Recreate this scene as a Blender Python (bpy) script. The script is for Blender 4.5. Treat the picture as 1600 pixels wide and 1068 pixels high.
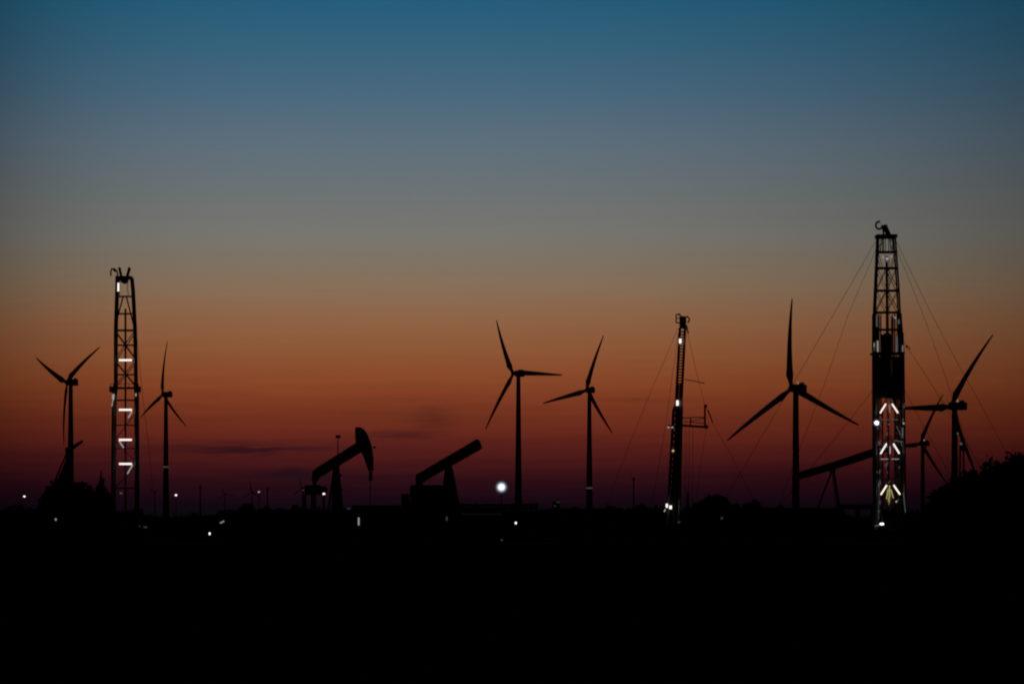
import bpy, bmesh, math, random
from mathutils import Vector, Matrix
for o in list(bpy.data.objects): bpy.data.objects.remove(o)
sc = bpy.context.scene
COL = sc.collection
R = math.radians
random.seed(7)

# ------------------------------------------------------------------ camera
FPX, HOR, CAMZ = 6667.0, 812.0, 2.5          # focal length in photo pixels, horizon row, eye height
cd = bpy.data.cameras.new('camera'); cam = bpy.data.objects.new('camera', cd); COL.objects.link(cam)
cd.sensor_width = 36; cd.lens = 150; cd.shift_y = (HOR-534)/1600
cd.clip_start = 0.5; cd.clip_end = 80000
cam.location = (0, 0, CAMZ); cam.rotation_euler = (R(90), 0, 0)
sc.camera = cam
def at(px, py, D):                            # a point of the place, D metres off
    return Vector(((px-800)/FPX*D, D, CAMZ+(HOR-py)/FPX*D))

# ------------------------------------------------------------------ world: dusk sky after sunset
def lin(c):
    f = lambda v: v/12.92 if v <= .04045 else ((v+.055)/1.055)**2.4
    return tuple(f(v/255) for v in c)
w = bpy.data.worlds.new("World"); sc.world = w; w.use_nodes = True
nt = w.node_tree; nt.nodes.clear(); N = nt.nodes.new; L = nt.links.new
def math_n(op, a, b=None, c=None, clamp=False):
    n = N('ShaderNodeMath'); n.operation = op; n.use_clamp = clamp
    for i, v in enumerate((a, b, c)):
        if v is None: continue
        if isinstance(v, (int, float)): n.inputs[i].default_value = v
        else: L(v, n.inputs[i])
    return n.outputs[0]
tc = N('ShaderNodeTexCoord'); sep = N('ShaderNodeSeparateXYZ'); L(tc.outputs['Generated'], sep.inputs[0])
X, Y, Z = sep.outputs
ZMAX = 0.30
ramp = N('ShaderNodeValToRGB')
SKY = [(812,(9,8,13)),(800,(13,8,15)),(785,(21,8,17)),(770,(32,10,20)),(755,(42,13,20)),(740,(54,17,22)),(722,(70,23,24)),(700,(85,30,26)),
       (675,(102,40,28)),(650,(112,49,30)),(625,(124,58,34)),(600,(134,69,39)),(575,(138,77,46)),(550,(141,86,53)),(500,(143,99,69)),
       (450,(136,111,88)),(410,(127,115,99)),(370,(121,118,111)),(300,(108,115,116)),(220,(93,111,125)),
       (150,(74,105,126)),(75,(55,99,125)),(0,(37,93,123)),(-250,(20,60,96))]
el = ramp.color_ramp.elements
stops = [((HOR-y)/FPX/math.sqrt(1+((HOR-y)/FPX)**2)/ZMAX, lin(c)) for y, c in SKY] + [(1.0, (.0002, .0005, .0013))]
el[0].position, el[0].color = stops[0][0], (*stops[0][1], 1)
el[1].position, el[1].color = stops[-1][0], (*stops[-1][1], 1)
for p, c in stops[1:-1]:
    e = el.new(p); e.color = (*c, 1)
L(math_n('DIVIDE', Z, ZMAX, clamp=True), ramp.inputs[0])
az = math_n('ARCTAN2', X, Y)
da = math_n('SUBTRACT', az, (650-800)/FPX)       # the sun went down a little left of the middle
ur = math_n('POWER', math_n('DIVIDE', math_n('MAXIMUM', da, 0.0), 915/FPX), 2.0)
ul = math_n('POWER', math_n('DIVIDE', math_n('MAXIMUM', math_n('MULTIPLY', da, -1.0), 0.0), 620/FPX), 3.6)
fall = math_n('MAXIMUM', math_n('SUBTRACT', math_n('SUBTRACT', 1.0, math_n('MULTIPLY', ur, 0.45)), math_n('MULTIPLY', ul, 0.38)), 0.004)   # the afterglow dims away from the sunken sun
# thin dark cloud banks low in the west, in azimuth / elevation
nz = N('ShaderNodeTexNoise'); nz.inputs['Scale'].default_value = 1.0; nz.inputs['Detail'].default_value = 4
cmb = N('ShaderNodeCombineXYZ'); L(math_n('MULTIPLY', az, 90), cmb.inputs[0]); L(math_n('MULTIPLY', Z, 900), cmb.inputs[1]); L(cmb.outputs[0], nz.inputs['Vector'])
wob = math_n('SUBTRACT', nz.outputs[0], .5)
cloud = None
for (cx, cy, rx, ry, s) in [(385,704,75,5,.55),(330,700,170,10,.32),(800,690,160,6,.10),(240,728,160,6,.16),(460,700,90,4,.3),(445,739,60,6,.6),(470,746,120,7,.35),(676,656,34,13,.33),(640,678,55,5,.35),(600,681,60,4,.25),(640,640,120,12,.10),
                            (250,752,60,8,.25),(985,625,70,3,.18),(600,748,200,7,.22),(1150,742,230,6,.18),(120,712,120,8,.18),(180,655,110,9,.10)]:
    dx = math_n('DIVIDE', math_n('SUBTRACT', az, math.atan((cx-800)/FPX)), rx/FPX)
    dz = math_n('DIVIDE', math_n('SUBTRACT', Z, (HOR-cy)/FPX), ry/FPX)
    dz = math_n('ADD', dz, math_n('MULTIPLY', wob, 4.0))
    d2 = math_n('ADD', math_n('MULTIPLY', dx, dx), math_n('MULTIPLY', dz, dz))
    g = math_n('MULTIPLY', math_n('EXPONENT', math_n('MULTIPLY', d2, -1.0)), s)
    cloud = g if cloud is None else math_n('ADD', cloud, g)
# faint overall streakiness of the low sky
st = N('ShaderNodeTexNoise'); st.inputs['Scale'].default_value = 1.0; st.inputs['Detail'].default_value = 5
cm2 = N('ShaderNodeCombineXYZ'); L(math_n('MULTIPLY', az, 25), cm2.inputs[0]); L(math_n('MULTIPLY', Z, 620), cm2.inputs[1]); L(cm2.outputs[0], st.inputs['Vector'])
streak = math_n('ADD', 1.0, math_n('MULTIPLY', math_n('SUBTRACT', st.outputs[0], .5), math_n('MULTIPLY', .8, math_n('EXPONENT', math_n('MULTIPLY', Z, -45.0)))))
mix = N('ShaderNodeMix'); mix.data_type = 'RGBA'
L(math_n('MINIMUM', cloud, .8), mix.inputs[0]); L(ramp.outputs[0], mix.inputs[6]); mix.inputs[7].default_value = (*lin((32,14,24)), 1)
bg = N('ShaderNodeBackground'); L(mix.outputs[2], bg.inputs[0]); L(math_n('MULTIPLY', fall, streak), bg.inputs[1])
wo = N('ShaderNodeOutputWorld'); L(bg.outputs[0], wo.inputs[0])

# ------------------------------------------------------------------ the last trace of the sun, sunk to the horizon behind the field
sl = bpy.data.lights.new('sun', 'SUN'); so = bpy.data.objects.new('sun', sl); COL.objects.link(so)
sl.energy = 0.02; sl.angle = R(3); sl.color = (1, .55, .3)
so.rotation_euler = (R(-89.2), 0, 0)          # light travels from far +Y towards the camera
sc.view_settings.view_transform = 'Standard'; sc.view_settings.look = 'None'
sc.view_settings.exposure = 0; sc.view_settings.gamma = 1
sc.cycles.filter_width = 2.1
sc.cycles.volume_bounces = 0

# ------------------------------------------------------------------ materials
def mat(name, col, rough=.6, metal=0., var=.3, scale=2.0, emit=None, strength=0):
    m = bpy.data.materials.new(name); m.use_nodes = True
    t = m.node_tree; b = t.nodes['Principled BSDF']
    b.inputs['Roughness'].default_value = rough; b.inputs['Metallic'].default_value = metal
    if emit:
        b.inputs['Base Color'].default_value = (*col, 1)
        b.inputs['Emission Color'].default_value = (*emit, 1); b.inputs['Emission Strength'].default_value = strength
        return m
    tcn = t.nodes.new('ShaderNodeTexCoord'); n = t.nodes.new('ShaderNodeTexNoise'); r = t.nodes.new('ShaderNodeValToRGB')
    n.inputs['Scale'].default_value = scale; n.inputs['Detail'].default_value = 6
    r.color_ramp.elements[0].position = .3; r.color_ramp.elements[1].position = .7
    r.color_ramp.elements[0].color = (*[c*(1-var) for c in col], 1); r.color_ramp.elements[1].color = (*[min(1, c*(1+var)) for c in col], 1)
    t.links.new(tcn.outputs['Object'], n.inputs['Vector']); t.links.new(n.outputs[0], r.inputs[0]); t.links.new(r.outputs[0], b.inputs['Base Color'])
    return m
M = dict(
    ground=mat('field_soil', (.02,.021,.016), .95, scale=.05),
    road=mat('gravel', (.07,.065,.06), .9),
    steel=mat('weathered_steel', (.20,.20,.21), .5, .3, .45, 3),
    darksteel=mat('oily_dark_steel', (.05,.05,.055), .75, .0),
    white=mat('turbine_white_paint', (.55,.56,.58), .5, var=.08, scale=.3),
    green=mat('green_pump_paint', (.03,.13,.05), .5, var=.25),
    black=mat('dark_pump_paint', (.04,.045,.05), .5),
    yellow=mat('yellow_block_paint', (.6,.5,.08), .5),
    wire=mat('wire_rope', (.05,.045,.04), .6, .3),
    leaf=mat('foliage', (.03,.05,.018), .9, var=.5, scale=.8),
    bark=mat('bark', (.05,.04,.03), .9),
    wall=mat('cabin_wall', (.12,.12,.12), .8),
    casing=mat('lamp_casing', (.10,.10,.10), .5),
    tube=mat('tube_glow', (.8,.8,.8), emit=(1,.92,.85), strength=1.15),
    tubewarm=mat('tube_warm_glow', (.8,.8,.8), emit=(1,.93,.72), strength=1.2),
    blockglow=mat('painted_block_glow', (.8,.8,.4), emit=(1,.88,.38), strength=.30),  # glow painted over the yellow block
    steelglint=mat('painted_steel_glint', (.8,.8,.8), emit=(.9,1,.92), strength=.10),  # glints painted onto the mast steel as emission
    tubedim=mat('tube_dim_glow', (.8,.8,.8), emit=(1,.97,.95), strength=.30),
    tubefaint=mat('tube_faint_glow', (.8,.8,.8), emit=(.85,.95,1), strength=.07),
    flood=mat('flood_glow', (.8,.8,.8), emit=(.93,.95,1), strength=16),
    bulb=mat('bulb_glow', (.8,.8,.8), emit=(1,.97,.92), strength=1.5),
    bulbdim=mat('bulb_dim_glow', (.8,.8,.8), emit=(1,.9,.8), strength=.24),
    bulbfaint=mat('bulb_faint_glow', (.8,.8,.8), emit=(.8,.95,.85), strength=.03),
    warm=mat('warm_glow', (.8,.8,.8), emit=(1,.75,.35), strength=.6),
    red=mat('red_glow', (.8,.2,.1), emit=(1,.5,.45), strength=.5),
    band=mat('band_glow', (.5,.5,.5), emit=(1,.95,.9), strength=.045),
)

def halo_glow_mat(radius):                      # soft lamp halo painted as emission, strongest at the centre, fading to the rim
    m = bpy.data.materials.new('lamp_halo_glow'); m.use_nodes = True; t = m.node_tree; b = t.nodes['Principled BSDF']
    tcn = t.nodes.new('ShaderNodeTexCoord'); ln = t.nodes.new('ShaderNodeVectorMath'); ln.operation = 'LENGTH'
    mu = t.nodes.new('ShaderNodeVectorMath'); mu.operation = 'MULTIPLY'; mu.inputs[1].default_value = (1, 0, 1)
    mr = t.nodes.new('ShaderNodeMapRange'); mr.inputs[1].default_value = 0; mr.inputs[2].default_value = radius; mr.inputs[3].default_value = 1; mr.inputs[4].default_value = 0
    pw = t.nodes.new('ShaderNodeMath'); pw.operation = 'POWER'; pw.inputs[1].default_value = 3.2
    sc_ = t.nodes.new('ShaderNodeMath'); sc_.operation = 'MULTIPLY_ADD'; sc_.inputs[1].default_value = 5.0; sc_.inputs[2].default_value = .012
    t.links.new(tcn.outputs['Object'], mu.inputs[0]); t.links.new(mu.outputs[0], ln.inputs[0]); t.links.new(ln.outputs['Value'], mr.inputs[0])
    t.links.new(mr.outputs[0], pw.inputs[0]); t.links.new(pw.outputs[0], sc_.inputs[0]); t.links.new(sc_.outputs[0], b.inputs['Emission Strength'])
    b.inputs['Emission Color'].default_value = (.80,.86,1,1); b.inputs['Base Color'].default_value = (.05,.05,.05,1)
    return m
M['ground'].node_tree.nodes['Principled BSDF'].inputs['Specular IOR Level'].default_value = 0
for _n in ('road','wall','darksteel','black','leaf','bark'):
    M[_n].node_tree.nodes['Principled BSDF'].inputs['Specular IOR Level'].default_value = .06
# ------------------------------------------------------------------ mesh building
class MB:
    def __init__(s): s.v = []; s.f = []
    def _add(s, vs, fs):
        k = len(s.v); s.v += [Vector(v) for v in vs]; s.f += [tuple(i+k for i in f) for f in fs]; return s
    def box(s, c, d, rot=None):
        c = Vector(c); h = Vector(d)/2
        vs = [Vector((x*h.x, y*h.y, z*h.z)) for x in (-1,1) for y in (-1,1) for z in (-1,1)]
        if rot is not None: vs = [rot @ v for v in vs]
        return s._add([c+v for v in vs], [(0,1,3,2),(4,6,7,5),(0,4,5,1),(2,3,7,6),(0,2,6,4),(1,5,7,3)])
    def tube(s, p, q, r, r2=None, n=6):
        p = Vector(p); q = Vector(q); r2 = r if r2 is None else r2
        d = (q-p).normalized(); a = d.cross(Vector((0,0,1)) if abs(d.z) < .9 else Vector((0,1,0))).normalized(); b = d.cross(a)
        vs = [c + (a*math.cos(t)+b*math.sin(t))*rr for c, rr in ((p,r),(q,r2)) for t in [2*math.pi*(i+.5)/n for i in range(n)]]
        fs = [(i,(i+1)%n,n+(i+1)%n,n+i) for i in range(n)] + [tuple(range(n-1,-1,-1)), tuple(range(n,2*n))]
        return s._add(vs, fs)
    def path(s, pts, r, n=6):
        for p, q in zip(pts, pts[1:]): s.tube(p, q, r, n=n)
        return s
    def prism(s, poly, depth):                # poly: points in one upright plane; depth along Y, centred
        n = len(poly); o = Vector((0, depth/2, 0))
        return s._add([Vector(p)-o for p in poly]+[Vector(p)+o for p in poly],
                      [tuple(range(n)), tuple(range(2*n-1,n-1,-1))] + [(i,n+i,n+(i+1)%n,(i+1)%n) for i in range(n)])
    def ball(s, c, r, sx=1, sy=1, sz=1, seg=10, ring=7):
        c = Vector(c); vs = [c+Vector((0,0,r*sz))]
        for j in range(1, ring):
            ph = math.pi*j/ring
            for i in range(seg):
                t = 2*math.pi*i/seg; vs.append(c+Vector((r*sx*math.sin(ph)*math.cos(t), r*sy*math.sin(ph)*math.sin(t), r*sz*math.cos(ph))))
        vs.append(c-Vector((0,0,r*sz))); fs = []
        for i in range(seg): fs.append((0, 1+i, 1+(i+1)%seg))
        for j in range(ring-2):
            for i in range(seg):
                a = 1+j*seg+i; b = 1+j*seg+(i+1)%seg; fs.append((a, a+seg, b+seg, b))
        e = len(vs)-1; k = 1+(ring-2)*seg
        for i in range(seg): fs.append((e, k+(i+1)%seg, k+i))
        return s._add(vs, fs)
    def build(s, name, m, parent=None, smooth=False, bevel=0):
        me = bpy.data.meshes.new(name)
        off = world_loc(parent) if parent else (s.v[0]*0)
        me.from_pydata([v-off for v in s.v], [], s.f); me.validate()
        bm = bmesh.new(); bm.from_mesh(me); bmesh.ops.recalc_face_normals(bm, faces=bm.faces); bm.to_mesh(me); bm.free()
        me.materials.append(m)
        if smooth:
            for p in me.polygons: p.use_smooth = True
        o = bpy.data.objects.new(name, me); COL.objects.link(o)
        if parent: o.parent = parent
        if bevel:
            b = o.modifiers.new('bevel', 'BEVEL'); b.width = bevel; b.segments = 2
        return o
def world_loc(o):
    v = Vector((0,0,0))
    while o: v = v + o.location; o = o.parent
    return v
def thing(name, loc, label, cat, group=None):
    o = bpy.data.objects.new(name, None); COL.objects.link(o); o.location = loc; o.empty_display_size = 1
    o['label'] = label; o['category'] = cat
    if group: o['group'] = group
    return o
def structure(o): o['kind'] = 'structure'; return o

# ------------------------------------------------------------------ setting
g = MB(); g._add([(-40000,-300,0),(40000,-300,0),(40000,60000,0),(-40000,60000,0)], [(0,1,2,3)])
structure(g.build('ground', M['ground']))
rd = MB(); rd._add([(-300,452,.02),(300,452,.02),(300,470,.02),(-300,470,.02)], [(0,1,2,3)])
structure(rd.build('road', M['road']))

# ------------------------------------------------------------------ wind turbines
def turbine(hub_px, tower_x, tips, c, Lpx, label, group, beacon=None, blade_m=45.0, band=None, nac_len=10.0):
    D = FPX*blade_m/Lpx; s = D/FPX
    hub = at(*hub_px, D); psi = math.acos(c)
    ax = Vector((-math.sin(psi), -math.cos(psi), 0))                      # the rotor looks upwind: left, and towards the road
    off = max(.5, (tower_x-hub_px[0])*s/max(.3, math.sin(psi)))
    top = hub - ax*off
    base = Vector((top.x, top.y, 0))
    t = thing('wind_turbine', base, label, 'wind turbine', group)
    r0, r1 = (2.75, 1.45) if nac_len < 9 else (1.95, 1.4)
    MB().tube(base, top-Vector((0,0,1.2)), r0*blade_m/45, r1*blade_m/45, 20).build('tower', M['white'], t, smooth=True)
    nac = MB(); rot = Matrix.Rotation(math.atan2(-ax.y, -ax.x), 3, 'Z')
    k = blade_m/45
    nac.box(top - ax*(nac_len*.22)*k, (nac_len*k, 4.0*k, (4.6 if nac_len < 9 else 4.0)*k), rot); nac.box(top - ax*(nac_len*.5)*k + Vector((0,0,2.5*k)), (2.2*k, 2.6*k, 1.2*k), rot)
    no = nac.build('nacelle', M['white'], t, bevel=(1.3 if nac_len < 9 else .8)*k)
    if beacon:
        p = top - ax*2*k + Vector((0,0,2.2*k)); MB().tube(p, p+Vector((0,0,1.0*k)), .5*k*beacon[1], n=8).build('beacon', M[beacon[0]], no)
    MB().ball(hub, 1.75*k, 1, 1, 1, 14, 10).build('hub', M['white'], t, smooth=True)
    fat = 1.12 if nac_len < 9 else 1.0
    for tx, ty in tips:
        dx = (tx-hub_px[0])*s; dz = (hub_px[1]-ty)*s
        tip = hub + Vector((dx, -dx*math.tan(psi), dz))
        d = tip-hub; Ln = d.length; u = d/Ln; wv = ax.cross(u).normalized()
        b = MB(); ns = 14; n = 10; vs = []
        for i in range(ns+1):
            f = i/ns; ctr = hub + u*(Ln*f) + ax*(1.5*k*4*f*(1-f)*.9)
            if f < .06: ch, th = 2.2, 1.9
            else:
                ch = 3.7*(1-f)**.85*.92+.75 if f > .15 else 2.2+(4.3-2.2)*(f-.06)/.09
                th = max(.10, ch*(.42-.30*min(1, f*1.8)))
            tw = R(14)*(1-f)**2; cv = (wv*math.cos(tw)+ax*math.sin(tw)); nv = u.cross(cv)
            for j in range(n):
                a = 2*math.pi*j/n; vs.append(ctr + cv*(math.cos(a)*ch/2*k*fat + (ch*.18*k if f > .06 else 0)) + nv*(math.sin(a)*th/2*k))
        fs = [(i*n+j, i*n+(j+1)%n, (i+1)*n+(j+1)%n, (i+1)*n+j) for i in range(ns) for j in range(n)] + [tuple(range(n)), tuple(range(ns*n, ns*n+n))]
        b._add(vs, fs); b.build('blade', M['white'], t, smooth=True)
    if band:
        zc = at(tower_x, band, D).z; rr = (r0+(r1-r0)*zc/top.z)*k+.05
        MB().tube(Vector((base.x,base.y,zc-.6)), Vector((base.x,base.y,zc+.6)), rr, n=20).build('marker_lamp_ring', M['band'], t)
    return t
WT = 'wind turbines turning behind the oil field'
turbine((104.6,597), 110, [(48.5,555.5),(163.5,545),(99,694)], .62, 98, 'wind turbine at far left with two blades raised in a V, above the overgrown mound', WT, nac_len=7.5)
turbine((254.5,616), 259, [(263,533),(215,650),(295.5,667)], .56, 84, 'wind turbine just right of the left drilling mast, one blade straight up', WT, band=729, nac_len=7.5)
turbine((802,583), 810, [(776,499),(878,588),(758.5,669)], .78, 96, 'wind turbine right of the glowing floodlight, one blade pointing level to the right', WT, nac_len=7.5)
turbine((917,609), 921, [(943,525),(849,628),(956,677)], .8, 88, 'wind turbine left of the thin leaning mast, one blade leaning up to the right', WT, band=762, nac_len=7.5)
turbine((1237,606), 1244, [(1238,467),(1140,686),(1335,666)], .77, 140, 'largest wind turbine, one blade upright, tower behind the low end of a greenish beam', WT, ('bulbdim', .55))
turbine((1487,634), 1492, [(1543.5,526),(1410,634.5),(1523,748)], .6, 138, 'wind turbine above the right-hand trees, a blade reaching level to the tall mast', WT, ('bulbdim', .6))
turbine((1439,692.5), 1442, [(1470.5,617),(1390,698),(1477,757)], .72, 86, 'lower wind turbine between the tall mast and the right-hand trees', WT, ('bulbdim', .9))
FT = 'tiny wind turbines on the horizon'
turbine((241.5,769), 242, [(230,760.5),(250,763),(243,784)], .7, 15, 'tiny horizon turbine close left of the second large turbine tower', FT, blade_m=42)
turbine((350.5,771), 351, [(346,760),(369,774),(340,782)], .8, 17, 'tiny horizon turbine above the slanted low light, left of a low bush', FT, blade_m=42)
turbine((393,768), 394, [(390,745),(412,780),(376,779)], .8, 22, 'tiny horizon turbine beside the small pinkish light', FT, blade_m=42)
turbine((472,762), 472.5, [(467,741),(490,772),(456,774)], .8, 21, 'tiny horizon turbine left of the pumpjack counterweight', FT, blade_m=42)

# ------------------------------------------------------------------ lamps and their posts
def lamp_post(px, py, D, m, label, rad=.18, name='lamp_post', head='box', group=None, post_r=.06):
    top = at(px, py, D); base = Vector((top.x, top.y, 0))
    t = thing(name, base, label, 'lamp', group)
    MB().tube(base, top-Vector((0,0,rad*.9)), post_r, post_r*.7, 8).build('pole', M['steel'], t)
    h = MB()
    if head == 'box':
        h.box(top+Vector((0,rad*.9,rad*.35)), (rad*2.4, rad*1.4, rad*1.5)); h.box(top+Vector((0,0,rad*1.05)), (rad*2.6, rad*2.4, .05))
    else:
        h.tube(top+Vector((0,rad*.3,0)), top+Vector((0,rad*1.8,0)), rad*2.2, rad*.8, 20)
    ho = h.build('lamp_head', M['casing'], t)
    if m:
        if head == 'box': MB().ball(top, rad, 1, .6, .7).build('bulb', M[m], ho)
        else:
            ln = MB().ball(top-top, rad*2.6, 1, .25, 1, 28, 16).build('lens', halo_glow_mat(rad*2.6), None, smooth=True); ln.parent = ho; ln.location = top-base  # wide disc whose emission paints the halo around the bulb
            MB().ball(top+Vector((0,-rad*.62,0)), rad*.42, 1, .4, 1, 16, 10).build('bulb', M[m], ho, smooth=True)
    return t
YL = 'yard lamps around the well sites'
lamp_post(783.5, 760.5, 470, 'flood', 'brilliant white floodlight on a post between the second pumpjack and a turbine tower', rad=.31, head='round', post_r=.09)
lamp_post(38, 775, 640, 'bulb', 'small white yard lamp at the far left edge, left of the mound', rad=.17, group=YL)
lamp_post(275, 773, 640, 'bulb', 'white yard lamp just right of the second large turbine tower', rad=.18, group=YL)
lamp_post(404.5, 768, 640, 'red', 'tiny pinkish lamp between two poles left of the first pumpjack', rad=.17, group=YL)
lamp_post(506, 771, 430, 'bulb', 'small white square lamp under the walking beam of the first pumpjack', rad=.13, group=YL)
lamp_post(473.5, 765, 440, 'bulbfaint', 'very faint lamp left of the first pumpjack counterweight', rad=.12, group=YL)
lamp_post(528, 683, 520, None, 'unlit lamp on a tall thin pole rising behind the first pumpjack beam', rad=.24, post_r=.09)
def pole(px, py, D, label, arm=0):
    top = at(px, py, D); base = Vector((top.x, top.y, 0))
    t = thing('utility_pole', base, label, 'pole', 'thin poles along the horizon')
    MB().tube(base, top, .20*D/900, .13*D/900, 8).build('post', M['bark'], t)
    MB().box(top-Vector((0,0,.5)), (arm, .15, .2)).build('crossarm', M['bark'], t)
pole(313, 757, 900, 'thin dark pole between the yard lamp and a tiny turbine', .7)
pole(418, 761, 900, 'thin dark pole right of the small pinkish lamp', .7)
pole(990, 744, 800, 'thin dark pole with short top left of the leaning mast', .8)
def work_light(px, py, D, m, label, rx=.15, rz=.15, slant=0):
    top = at(px, py, D); base = Vector((top.x, top.y, 0))
    t = thing('work_light', base, label, 'lamp', 'small lights low over the dark ground')
    s = MB()
    for a in range(3): s.tube(top+Vector((0,.12,0)), base+Vector((.5*math.cos(a*2.1),.5*math.sin(a*2.1)+.2,0)), .03)
    s.build('tripod', M['darksteel'], t)
    rot = Matrix.Rotation(R(slant), 3, 'Y')
    ho = MB().box(top+Vector((0,.14,0)), (rx*2.3, .14, rz*2.3), rot).build('lamp_head', M['casing'], t)
    MB().box(top+Vector((0,.03,0)), (rx*2, .08, rz*2), rot).build('lens', M[m], ho)
work_light(87, 811, 440, 'bulbdim', 'small dull yellowish light low in front of the mound', .08, .13)
work_light(227, 823, 440, 'bulbfaint', 'very faint light low down just right of the left mast foot', .2, .09)
work_light(218, 821.5, 440, 'bulbfaint', 'tiniest faint light at the left mast foot', .08, .06)
work_light(327.5, 833, 440, 'bulb', 'lowest white point of light, in front of the left horizon', .08, .12)
work_light(347, 815, 440, 'bulbdim', 'short slanting greyish light left of the low bush', .24, .07, -25)
work_light(545, 794, 440, 'bulbfaint', 'faint greenish light beside the foot of the first pumpjack', .16, .07)
work_light(698, 810, 440, 'bulbfaint', 'faint upright greenish light below the second pumpjack', .1, .22)
work_light(806, 816.5, 440, 'bulb', 'small bright point at the foot of the turbine tower beside the floodlight', .09, .11)
work_light(784, 843, 430, 'bulbfaint', 'faint dot low down straight below the floodlight', .1, .1)
work_light(1128, 809, 440, 'bulbfaint', 'faint dot below the trees right of the leaning mast', .13, .11)
work_light(1061, 815, 440, 'bulbfaint', 'faint dot right of the leaning mast foot lights', .13, .1)
work_light(1441.5, 829, 430, 'bulbfaint', 'faint dot low down right of the tall mast', .13, .13)
work_light(872, 784, 440, 'bulbfaint', 'faint small light on the horizon left of a turbine tower', .16, .06, 10)
work_light(867, 790, 440, 'bulbfaint', 'second fainter light just below and left of another on the horizon', .1, .06)

# ------------------------------------------------------------------ lattice masts
def rig_light(m, p, q, r, parent, name='light_tube'):
    t = MB().tube(p, q, r, n=6)
    return t.build(name, M[m], parent)

def left_mast():
    D = 480; dep = 2.2; s = D/FPX
    P = lambda x, y, k=0: at(x, y, D) + Vector((0, k*dep/2, 0))           # k = -1 front face, +1 rear face
    base = at(196, 812, D); base.z = 0
    t = thing('drilling_mast', base, 'lattice mast at left with four glowing bars and one light panel near its crown', 'drilling rig')
    lx = [(845,177),(620,178.5),(600,181),(515,181),(455,183),(434,183.5)]
    rx = [(845,214.5),(620,213.5),(600,212.5),(515,211),(455,208),(434,206)]
    def X(tab, y):
        for (y0,x0),(y1,x1) in zip(tab, tab[1:]):
            if y1 <= y <= y0: return x0+(x1-x0)*(y0-y)/(y0-y1)
        return tab[-1][1]
    for k in (-1, 1):
        for tab in (lx, rx):
            b = MB()
            for (y0,x0),(y1,x1) in zip(tab, tab[1:]): b.tube(P(x0,y0,k), P(x1,y1,k), .20 if y0 > 600 else .145, n=6)
            b.build('mast_leg', M['steel'], t)
    br = MB()
    for k in (-1, 1):
        for y in (463,490,516,539,585,625,664,700,762,800):
            br.tube(P(X(lx,y),y,k), P(X(rx,y),y,k), .075 if y in (516,625,762) else .05)
        br.tube(P(X(lx,563),563,k), P(X(rx,563),563,k), .05)
        for y0, y1 in ((516,563),(563,606)):
            ym = (y0+y1)/2
            br.tube(P(X(lx,y0),y0+2,k), P(X(rx,y1),y1-2,k), .05); br.tube(P(X(rx,y0),y0+2,k), P(X(lx,y1),y1-2,k), .05)
        if k < 0: br.tube(P(194,463,k), P(183,504,k), .09); br.tube(P(198.5,463,k), P(210,508,k), .09)
    for y0, y1, dr in ((640,687,1),(687,725,-1),(725,762,1)):
        a, b_ = (X(rx,y0), X(lx,y1)) if dr > 0 else (X(lx,y0), X(rx,y1))
        br.tube(P(a,y0,1), P(b_,y1,1), .05)
    for y in (463,490,516,539,563,585,606,625,640,664,687,700,725,762,800):
        br.tube(P(X(lx,y),y,-1), P(X(lx,y),y,1), .05); br.tube(P(X(rx,y),y,-1), P(X(rx,y),y,1), .05)
    br.build('lattice_bracing', M['steel'], t)
    MB().tube(P(196,482), P(196,845), .125).build('standpipe', M['darksteel'], t)
    cb = MB().box(P(194,434), (25*s, dep, 4.5*s)).tube(P(194,437,-.8), P(194,437,.8), .42, n=16).tube(P(190,435,-.6), P(186.5,418,-.6), .11).tube(P(198,435,-.6), P(202.5,418,-.6), .11)
    cb.tube(P(190,435,.6), P(186.5,418,.6), .11).tube(P(198,435,.6), P(202.5,418,.6), .11)
    cb.box(P(187,420), (2.4*s, 1.6, 4*s)).box(P(202,420), (2.4*s, 1.6, 4*s))
    cb.build('crown_block', M['darksteel'], t)
    MB().path([P(184,434),P(183,424),P(179,420),P(174,420),P(173,426),P(173.5,431)], .09).tube(P(177,420),P(181,424),.13).build('gin_hook', M['darksteel'], t)
    MB().path([P(200,437),P(199,450),P(201,463)], .04).tube(P(187,437), P(187,463), .04).build('fast_line', M['wire'], t)
    mb = MB().box(P(196,606), (44*s, dep+1.0, 2.2*s)).box(P(176,608), (9*s, 1.2, 9*s)).box(P(216,608), (7*s, 1.2, 9*s))
    for x in (174,182,190,203,211,218): mb.tube(P(x,606,-1.3), P(x,600,-1.3), .03)
    mb.tube(P(174,600,-1.3), P(218,600,-1.3), .03)
    mb.build('monkey_board', M['darksteel'], t)
    MB().box(P(186,449,-.9), (3.2*s, .12, 13*s)).build('light_panel', M['tube'], t)
    for y in (563,640.3,687,724.5): rig_light('tube', P(187.5,y,-1.15), P(207.5,y,-1.15), .11, t)
    for a in ((208,642,202,653),(187.5,688.5,194.5,699.5),(209,726,200.5,740)): rig_light('tubedim', P(a[0],a[1],-1.15), P(a[2],a[3],-1.15), .07, t)
    MB().tube(P(179,616,-1.3), P(178.5,624,-1.3), .15).tube(P(178.5,624,-1.3), P(176.5,635,-1.3), .05).build('light_tube', M['tubedim'], t)
    rig_light('tubedim', P(214,615,-1.3), P(214,619,-1.3), .09, t)
    rig_light('tubefaint', P(189,770,-1.3), P(193,770,-1.3), .09, t)
    MB().path([P(211.5,500), P(222,610), P(233,702), P(243,812)], .022).build('guy_line', M['wire'], t)
    sub = MB().box(Vector((base.x, D, .8)), (5.5, 5, 1.6)); sub.box(Vector((base.x-1, D-1, 2.0)), (2.6, 2, .8)).build('substructure', M['darksteel'], t)
left_mast()

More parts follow.
